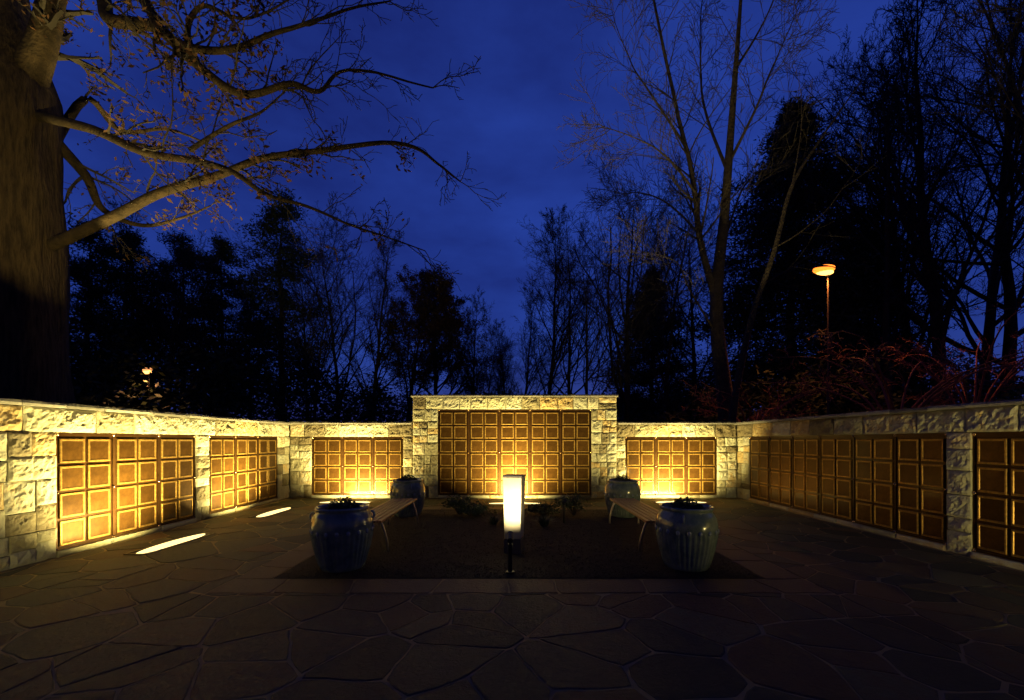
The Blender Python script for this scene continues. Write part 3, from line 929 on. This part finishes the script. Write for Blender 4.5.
GL, GR = 'trees in the woods behind the left wall', 'trees in the woods behind the right wall'
def H_(py, Y): return 1.5+(441-py)/425*Y       # height of a tree at distance Y
for (pr, h0, px, ty, Y, rz, lb, gr) in [
    (pineA, 16, 281, 195, 24, .3, 'tall pine with a bare lower trunk and a tufted crown, right of the oak limbs', GL),
    (pineB, 15, 222, 238, 27, 1.2, 'ragged pine just left of the tall tufted pine', GL),
    (pineA, 16, 183, 236, 29, 2.6, 'thin pine with open gaps between its boughs, above the left lamp', GL),
    (pineB, 15, 132, 232, 24, 3.9, 'broad dark pine directly above the small far lamp', GL),
    (pineB, 15, 88, 222, 21, 5.0, 'dark pine closest to the big oak trunk', GL),
    (pineA, 16, 250, 292, 36, 1.9, 'short pine low down behind the ragged and tufted pines', GL),
    (bareA, 15, 338, 228, 27, .4, 'bare tree with upright twigs right of the tall tufted pine', GL),
    (bareC, 14, 368, 238, 25, 1.7, 'slender bare tree beside the brown-leaved trees', GL),
    (leafy, 12, 405, 288, 27, .9, 'round-topped brown-leaved tree, the left one of the pair before the open sky', GL),
    (leafy, 12, 438, 286, 31, 2.5, 'round-topped brown-leaved tree, the right one of the pair before the open sky', GL),
    (bareC, 14, 476, 298, 32, 3.0, 'small slim bare tree left of the open gap in the woods', GL),
    (bareA, 15, 310, 262, 33, 2.2, 'low bare tree hidden behind the tall tufted pine', GL),
    (bareC, 14, 546, 234, 27, .2, 'narrow bare tree at the left end of the right-hand woods', GR),
    (bareC, 14, 520, 300, 36, 1.0, 'tiny distant bare tree at the edge of the open gap', GR),
    (bareA, 15, 572, 246, 30, 2.0, 'bare tree between the narrow one and the wide spreading one', GR),
    (bareB, 15, 622, 203, 25, .6, 'wide spreading bare tree behind the right end of the tall wall', GR),
    (bareA, 15, 664, 212, 27, 3.3, 'bare tree just left of the tall forked tree', GR),
    (bareB, 15, 695, 240, 33, 4.4, 'dim bare tree behind the tall forked tree', GR),
    (spruce, 18, 792, 106, 25, 0, 'huge dense dark evergreen behind the orange street lamp', GR),
    (spruce, 18, 868, 232, 28, 2.0, 'lower dense evergreen right of the orange street lamp', GR),
    (spruce, 18, 652, 270, 34, 1.0, 'small dark evergreen inside the bare trees left of the forked tree', GR),
    (bareA, 15, 893, 84, 20, 1.4, 'tall bare tree right of the dense evergreen', GR),
    (bareC, 14, 948, -70, 19, 2.7, 'very tall straight bare tree rising out of the picture at the right', GR),
    (bareB, 15, 995, 40, 22, 5.2, 'spreading bare tree near the right edge above the maple', GR),
    (bareA, 15, 862, 128, 26, 4.0, 'bare tree half hidden behind the dense evergreen', GR),
    (bareC, 14, 975, 10, 27, .9, 'thin bare tree between the very tall one and the right edge', GR),
    (bareC, 14, 112, 222, 26, 1.1, 'slender bare tree between the oak trunk and the broad pine', GL),
    (bareC, 14, 160, 246, 22, 2.4, 'slender bare tree right of the far lamp', GL),
    (bareA, 15, 205, 262, 24, .5, 'bare tree low in front of the ragged pine', GL),
    (bareA, 15, 312, 275, 22, 4.5, 'bare tree just right of the tufted pine trunk', GL),
    (bareA, 15, 486, 336, 38, 3.4, 'small bare tree low at the left side of the open gap', GL),
    (bareC, 14, 508, 330, 40, 5.1, 'small bare tree low at the right side of the open gap', GL),
    (bareC, 14, 496, 342, 42, 2.1, 'tiny bare tree in the middle of the open gap', GL),
    (bareA, 15, 590, 262, 22, 1.8, 'bare tree just above the right end of the tall wall', GR),
    (bareA, 15, 1060, -60, 17, .2, 'bare tree reaching into the picture from beyond the right edge', GR),
    (bareC, 14, 922, 60, 24, 3.6, 'thin upright bare tree just left of the very tall straight one', GR),
]:
    h = H_(ty, Y)
    place(pr, used, at(px, Y), Y, rz, h/h0 if pr is not spruce else h/h0, lb, gr)

# custom trees from limb paths
def limb_tree(kind, limbs, trunk, tr, label, seed, P, bark, leafzones=None, sub=(3, 7), group=None, trunk_sides=28, crown_mats=None, sublen=(.9, 2.0), lev=2, leafn=0, leafsz=(.03, .06), rough=.0):
    rnd = random.Random(seed)
    base = Vector(trunk[0]); t = empty(kind, tuple(base))
    tag(t, label, 'tree', group)
    def spl(pts, k=6):
        P4 = [Vector(p) for p in pts]; out = []
        for i in range(len(P4)-1):
            a = P4[max(0, i-1)]; b = P4[i]; c = P4[i+1]; d = P4[min(len(P4)-1, i+2)]
            for j in range(k):
                u = j/k
                out.append(.5*((2*b)+(c-a)*u+(2*a-5*b+4*c-d)*u*u+(-a+3*b-3*c+d)*u**3))
        out.append(P4[-1]); return out
    def lin(rs, k=6):
        out = []
        for a, b in zip(rs, rs[1:]):
            for j in range(k): out.append(a+(b-a)*j/k)
        out.append(rs[-1]); return out
    tm = MB()
    tp = [p-base for p in spl(trunk)]; trr = lin(tr)
    tm.tube(tp, trr, trunk_sides, cap=False)
    if rough:
        for i, v in enumerate(tm.v):
            q = Vector(v); k = i//trunk_sides; c = tp[min(k, len(tp)-1)]
            dd = q-c; L0 = dd.length or 1; a = math.atan2(dd.y, dd.x)
            f = 1+rough*(noise.noise(Vector((math.cos(a)*2.5, math.sin(a)*2.5, q.z*.5)))*1.6+noise.noise(Vector((math.cos(a)*8, math.sin(a)*8, q.z*.8)))*.7)
            tm.v[i] = tuple(c+dd*f)
    tm.build('trunk', bark, t, smooth=True)
    tips = []; cm = MB()
    for (pts, r0, r1) in limbs:
        mb = MB()
        sp = spl(pts); n = len(sp)
        # knobbly
        wl = [p-base+Vector(noise.noise_vector(p*1.3))*.06*(i/n) for i, p in enumerate(sp)]
        rr = [r0+(r1-r0)*(i/(n-1))**.8 for i in range(n)]
        mb.tube(wl, rr, 10 if r0 > .05 else 7, cap=True)
        lo = mb.build('limb', M['oak_limb_shaded'] if rough else bark, t, smooth=True)
        total = sum((wl[i+1]-wl[i]).length for i in range(n-1))
        for i in range(n//6, n):
            for _ in range(rnd.randint(*sub) if i % 2 == 0 or i > n-4 else 0):
                d = (wl[min(i+1, n-1)]-wl[max(i-1, 0)]).normalized()
                ang = R(rnd.uniform(20, 65)); nd = (d*math.cos(ang)+rand_perp(d, rnd)*math.sin(ang)).normalized()
                grow(cm, wl[i], nd, rnd.uniform(*sublen)*(1.1-.5*i/n), max(.008, rr[i]*.35), lev, 4, rnd, P, tips)
    if leafn:
        cm.mi = 1
        zt = [p for p in tips if (leafzones is None or leafzones(p+base))]
        for _ in range(leafn):
            c = rnd.choice(zt)+Vector((rnd.gauss(0, .06), rnd.gauss(0, .06), rnd.gauss(0, .07)-.03)); leaf(cm, c, rnd, *leafsz)
        cm.mi = 0
    cm.build('crown', crown_mats or [M['twig'], M['oak_leaf']], t)
    return t
def W3(px, py, Y): return ((px-512)/425*Y, Y, 1.5+(441-py)/425*Y)

# the big oak beyond the left wall
OY = 7.6
oak_trunk = [(-8.75, OY, -.1), (-8.72, OY, .5), (-8.70, OY, 1.6), (-8.72, OY, 3.2), (-8.78, OY, 5.0), (-8.85, OY, 6.6), (-8.9, OY, 7.7), (-9.3, OY+.1, 9.6), (-9.7, OY+.3, 12.5), (-9.9, OY+.4, 16)]
limbs = [
    ([W3(20, 95, 7.6), W3(38, 55, 7.5), W3(52, 10, 7.4), W3(66, -60, 7.4), W3(90, -150, 7.8)], .30, .10),
    ([W3(50, 246, 7.6), W3(113, 217, 7.5), W3(165, 191, 7.4), W3(222, 174, 7.3), W3(264, 158, 7.2), W3(330, 149, 7.2), W3(406, 144, 7.3), W3(439, 163, 7.3), W3(462, 182, 7.3)], .105, .012),
    ([W3(38, 116, 7.5), W3(94, 130, 7.0), W3(141, 151, 6.8), W3(203, 163, 6.7), W3(236, 174, 6.6), W3(264, 193, 6.5), W3(306, 207, 6.5), W3(358, 226, 6.5), W3(424, 250, 6.5)], .085, .008),
    ([W3(60, -120, 7.4), W3(101, -10, 6.9), W3(110, 19, 6.7), W3(156, 28, 6.5), W3(198, 66, 6.4), W3(245, 94, 6.3), W3(292, 85, 6.3), W3(321, 92, 6.3), W3(349, 71, 6.3), W3(434, 87, 6.3)], .12, .010),
    ([W3(66, -110, 7.3), W3(141, -4, 6.6), W3(160, 28, 6.4), W3(193, 49, 6.3), W3(236, 49, 6.2), W3(283, 31, 6.2), W3(340, 14, 6.2), W3(391, 2, 6.2)], .10, .010),
    ([W3(198, 66, 6.4), W3(188, 30, 6.3), W3(205, 5, 6.2), W3(250, 20, 6.1), W3(300, -5, 6.1)], .055, .008),
    ([W3(190, 150, 6.75), W3(230, 125, 6.6), W3(262, 112, 6.6), W3(285, 92, 6.6)], .04, .010),
    ([W3(45, 130, 7.8), W3(85, 175, 8.2), W3(105, 210, 8.6), W3(150, 225, 9.0), W3(210, 205, 9.2)], .12, .015),
    ([W3(40, 170, 7.9), W3(85, 100, 8.4), W3(120, 130, 8.9), W3(170, 130, 9.3), W3(220, 150, 9.6)], .09, .012),
]
limb_tree('oak_tree', limbs, oak_trunk, [.80, .66, .60, .58, .56, .57, .56, .40, .32, .25],
          'massive old oak with amber-lit bark and long bare limbs over the left wall', 8,
          P_(wob=.30, up=(0, 0, .01, .0), rmin=.0045, kids=(5, 5, 4, 3), ang=((25, 60),)*3, len=(.5, .5, .5, .5)), M['oak_bark'],
          leafzones=lambda p: p.x < -3.6 or (p.x < -1.7 and p.z < 6.6 and p.y > 6.9), sub=(0, 2), leafn=3600, leafsz=(.03, .062), sublen=(.6, 1.4), rough=.10)

# tall forked bare tree behind the right back wall
fy = 14.0
limb_tree('forked_tree', [
    ([W3(716, 300, fy), W3(700, 240, fy), W3(693, 180, fy), W3(675, 102, fy), W3(654, 0, fy), W3(640, -90, fy)], .13, .02),
    ([W3(697, 195, fy), W3(670, 160, fy-.5), W3(640, 140, fy-.8), W3(600, 125, fy-1)], .05, .008),
    ([W3(700, 235, fy), W3(670, 205, fy+.5), W3(640, 192, fy+.8), W3(618, 196, fy+1)], .045, .008),
    ([W3(688, 150, fy), W3(655, 100, fy-.3), W3(630, 60, fy), W3(612, 10, fy)], .05, .008),
    ([W3(722, 250, fy), W3(742, 190, fy+.4), W3(765, 165, fy+.6), W3(785, 120, fy+.8)], .045, .008),
    ([W3(728, 165, fy), W3(755, 110, fy-.4), W3(775, 60, fy-.6), W3(800, 5, fy-.8)], .06, .008),
    ([W3(727, 170, fy), W3(705, 110, fy+.5), W3(700, 50, fy+.8), W3(705, -30, fy+1)], .06, .010),
    ([W3(735, 70, fy), W3(765, 20, fy), W3(790, -40, fy)], .05, .010),
    ([W3(714, 330, fy), W3(690, 290, fy-.6), W3(676, 262, fy-.8), W3(640, 250, fy-1)], .04, .008),
    ], [W3(726, 487, fy), W3(726, 410, fy), W3(718, 340, fy), W3(717, 288, fy), W3(724, 220, fy), W3(729, 156, fy), W3(734, 90, fy), W3(740, 10, fy), W3(746, -90, fy)],
    [.30, .25, .22, .19, .15, .12, .09, .055, .03],
    'tall forked bare tree rising from behind the right end of the back wall', 9, P_(wob=.14, up=(.04, .05, .05, .04), kids=(6, 6, 5, 4), rmin=.006, len=(.5, .5, .5, .5)), M['bark'],
    sub=(2, 3), trunk_sides=12, sublen=(1.2, 2.6))
# leaning slim tree beside it
fy = 12.9
limb_tree('leaning_tree', [
    ([W3(777, 246, fy), W3(800, 232, fy), W3(830, 205, fy), W3(862, 160, fy)], .035, .008),
    ([W3(762, 285, fy), W3(800, 262, fy+.4), W3(838, 238, fy+.6)], .03, .007),
    ([W3(792, 186, fy), W3(800, 140, fy), W3(802, 90, fy)], .03, .007),
    ], [W3(731, 490, fy), W3(733, 414, fy), W3(750, 324, fy), W3(774, 252, fy), W3(792, 186, fy), W3(820, 140, fy), W3(862, 80, fy)],
    [.13, .11, .09, .07, .055, .035, .012],
    'slim bare tree leaning right across the dense dark evergreen', 10, P_(wob=.12, up=(.03, .05, .05, .04), kids=(4, 4, 4, 3), rmin=.005), M['bark'], sub=(0, 1), trunk_sides=10, sublen=(.8, 1.8), lev=3)

# layered red maples lit by the street lamp
def maple(x, y, label, seed, spread=3.4, h=2.9, z0=1.2, lead=None):
    rnd = random.Random(seed); limbs_ = []
    for k in range(11):
        a = 2*PI*k/11+rnd.uniform(-.25, .25); r_ = spread*rnd.uniform(.65, 1.1); q = rnd.uniform(.55, 1.0)
        p0 = Vector((x, y, z0*rnd.uniform(.75, 1.1)))
        p1 = Vector((x+math.cos(a)*r_*.25, y+math.sin(a)*r_*.25, z0+(h-z0)*.55*q))
        p2 = Vector((x+math.cos(a)*r_*.6, y+math.sin(a)*r_*.6, z0+(h-z0)*.92*q))
        p3 = Vector((x+math.cos(a)*r_, y+math.sin(a)*r_, z0+(h-z0)*1.0*q))
        limbs_.append(([p0, p1, p2, p3], .036, .008))
    return limb_tree('maple_tree', limbs_, [(x, y, -.1), (x+.03, y, .5), (x, y, z0), (x+.05, y+.05, z0+.35)], [.16, .12, .10, .04],
        label, seed, P_(wob=.22, up=(.0, .0, .015, .0), kids=(6, 5, 4, 2), rmin=.007, len=(.5,)*4), M['maple_bark'], sub=(0, 1),
        group='red maples behind the right wall', trunk_sides=10, crown_mats=[M['maple_bark'], M['maple_leaf']], sublen=(.6, 1.2), leafn=350, leafsz=(.02, .045))
maple(9.6, 10.6, 'low layered maple with fine red branches, below the right street lamp', 41, 3.3, 4.3, z0=1.7)
maple(12.6, 11.6, 'layered maple with rusty branches at the right edge of the picture', 42, 3.0, 4.7, z0=1.9)
maple(7.7, 13.6, 'small red-branched maple beside the foot of the forked tree', 43, 1.9, 3.1)

# shrubs below the small far lamp
for i, (px, Y, r_, h_) in enumerate([(95, 21, 1.3, 3.6), (118, 23, 1.5, 3.9), (160, 22, 1.3, 3.2)]):
    rnd = random.Random(60+i); t = empty('russet_shrub', (at(px, Y), Y, -.06))
    tag(t, ['russet-leaved shrub over the left wall, nearest the oak trunk', 'russet-leaved shrub over the left wall, just left of the far lamp', 'russet-leaved shrub over the left wall, just right of the far lamp'][i], 'shrub', 'shrubs behind the left wall')
    tips = []; ms = MB()
    for k in range(9):
        d = Vector((rnd.gauss(0, .45), rnd.gauss(0, .45), 1)).normalized()
        grow(ms, Vector((0, 0, 0)), d, h_*.9, .035, 2, 4, rnd, P_(up=(.03,)*4, kids=(5, 6, 4)), tips)
    ms.build('stems', M['twig'], t); mb = MB()
    for _ in range(2600):
        leaf(mb, rnd.choice(tips)+Vector((rnd.gauss(0, .1),)*3), rnd, .03, .06)
    mb.build('foliage', M['oak_leaf'], t)

# ------------------------------------------------------------------ far-off undergrowth and woods
def woods():
    rnd = random.Random(77); mb = MB()
    for k in range(170000):
        a = R(rnd.uniform(-68, 68)); D = rnd.uniform(24, 52)
        left = a < -R(12)
        dens = 4.4+2.0*noise.noise(Vector((math.degrees(a)*.11, D*.05, 0)))+(3.2 if left else 0)*min(1, (abs(math.degrees(a))-12)/14)+(1.3 if a > R(20) else 0)
        u = rnd.random()
        h = dens*(D/34)*(u**.75)
        c = Vector((math.sin(a)*D, math.cos(a)*D, h))
        q = Vector(noise.noise_vector(c*.35))
        c += q*1.2
        if c.z < -0.05 or noise.noise(c*.5) < -.42+.5*u-.35*(1-u): continue
        leaf(mb, c, rnd, .10, .22)
    o = mb.build('woodland_undergrowth', M['leaf'])
    tag(o, 'dark mass of undergrowth filling the woods behind the walls', 'woods', kind='stuff')
woods()

# ------------------------------------------------------------------ street lamps
def street_lamp(x, y, h, rz, label, lens, power, color, size=.42):
    t = empty('street_lamp', (x, y, -.06), rz); tag(t, label, 'street lamp', 'street lamps beyond the walls')
    mb = MB(); mb.tube([(0, 0, 0), (0, 0, .5), (0, 0, .52), (0, 0, h)], [.09, .09, .04, .028], 12); mb.build('pole', M['pole'], t, smooth=False)
    mb = MB(); mb.tube([(0, 0, h-.02), (-.06, 0, h+.05), (-.17, 0, h+.10)], [.03, .028, .028], 8); mb.build('arm', M['pole'], t, smooth=True)
    hx = -.17
    bm = bmesh.new(); bmesh.ops.create_uvsphere(bm, u_segments=20, v_segments=10, radius=1)
    for v in bm.verts:
        v.co.z = max(v.co.z, -.15)
    mb = MB(); mb.add_bm(bm, Matrix.Translation((hx, 0, h+.10)) @ Matrix.Diagonal((size*.9, size*.34, size*.20, 1)))
    hd = mb.build('lamp_head', M['pole'], t, smooth=True)
    bm = bmesh.new(); bmesh.ops.create_uvsphere(bm, u_segments=18, v_segments=10, radius=1)
    mb = MB(); mb.add_bm(bm, Matrix.Translation((hx, 0, h+.07)) @ Matrix.Rotation(R(-9), 4, 'Y') @ Matrix.Diagonal((size*.86, size*.34, size*.30, 1)))
    mb.build('lens', M[lens], hd, smooth=True)
    bm = bmesh.new(); bmesh.ops.create_uvsphere(bm, u_segments=14, v_segments=8, radius=1)
    mb = MB(); mb.add_bm(bm, Matrix.Translation((hx, 0, h-.02)) @ Matrix.Diagonal((size*.72, size*.28, size*.24, 1)))
    mb.build('bulb', M['bulb'], hd, smooth=True)
    ld = bpy.data.lights.new('lamp', 'SPOT'); ld.energy = power; ld.color = color; ld.shadow_soft_size = .2; ld.spot_size = R(136); ld.spot_blend = .6
    lo = bpy.data.objects.new('lamp', ld); COL.objects.link(lo); lo.parent = t; lo.location = (hx, 0, h-.25)
street_lamp(11.9, 16.0, 7.95, R(8), 'tall orange sodium street lamp glowing beside the dense evergreen', 'sodium', 800, (1.0, .27, .05), .54)
street_lamp(-16.2, 19.0, 4.66, 0, 'small far street lamp glowing low over the left wall', 'sodium_far', 120, (1.0, .42, .15), .34)
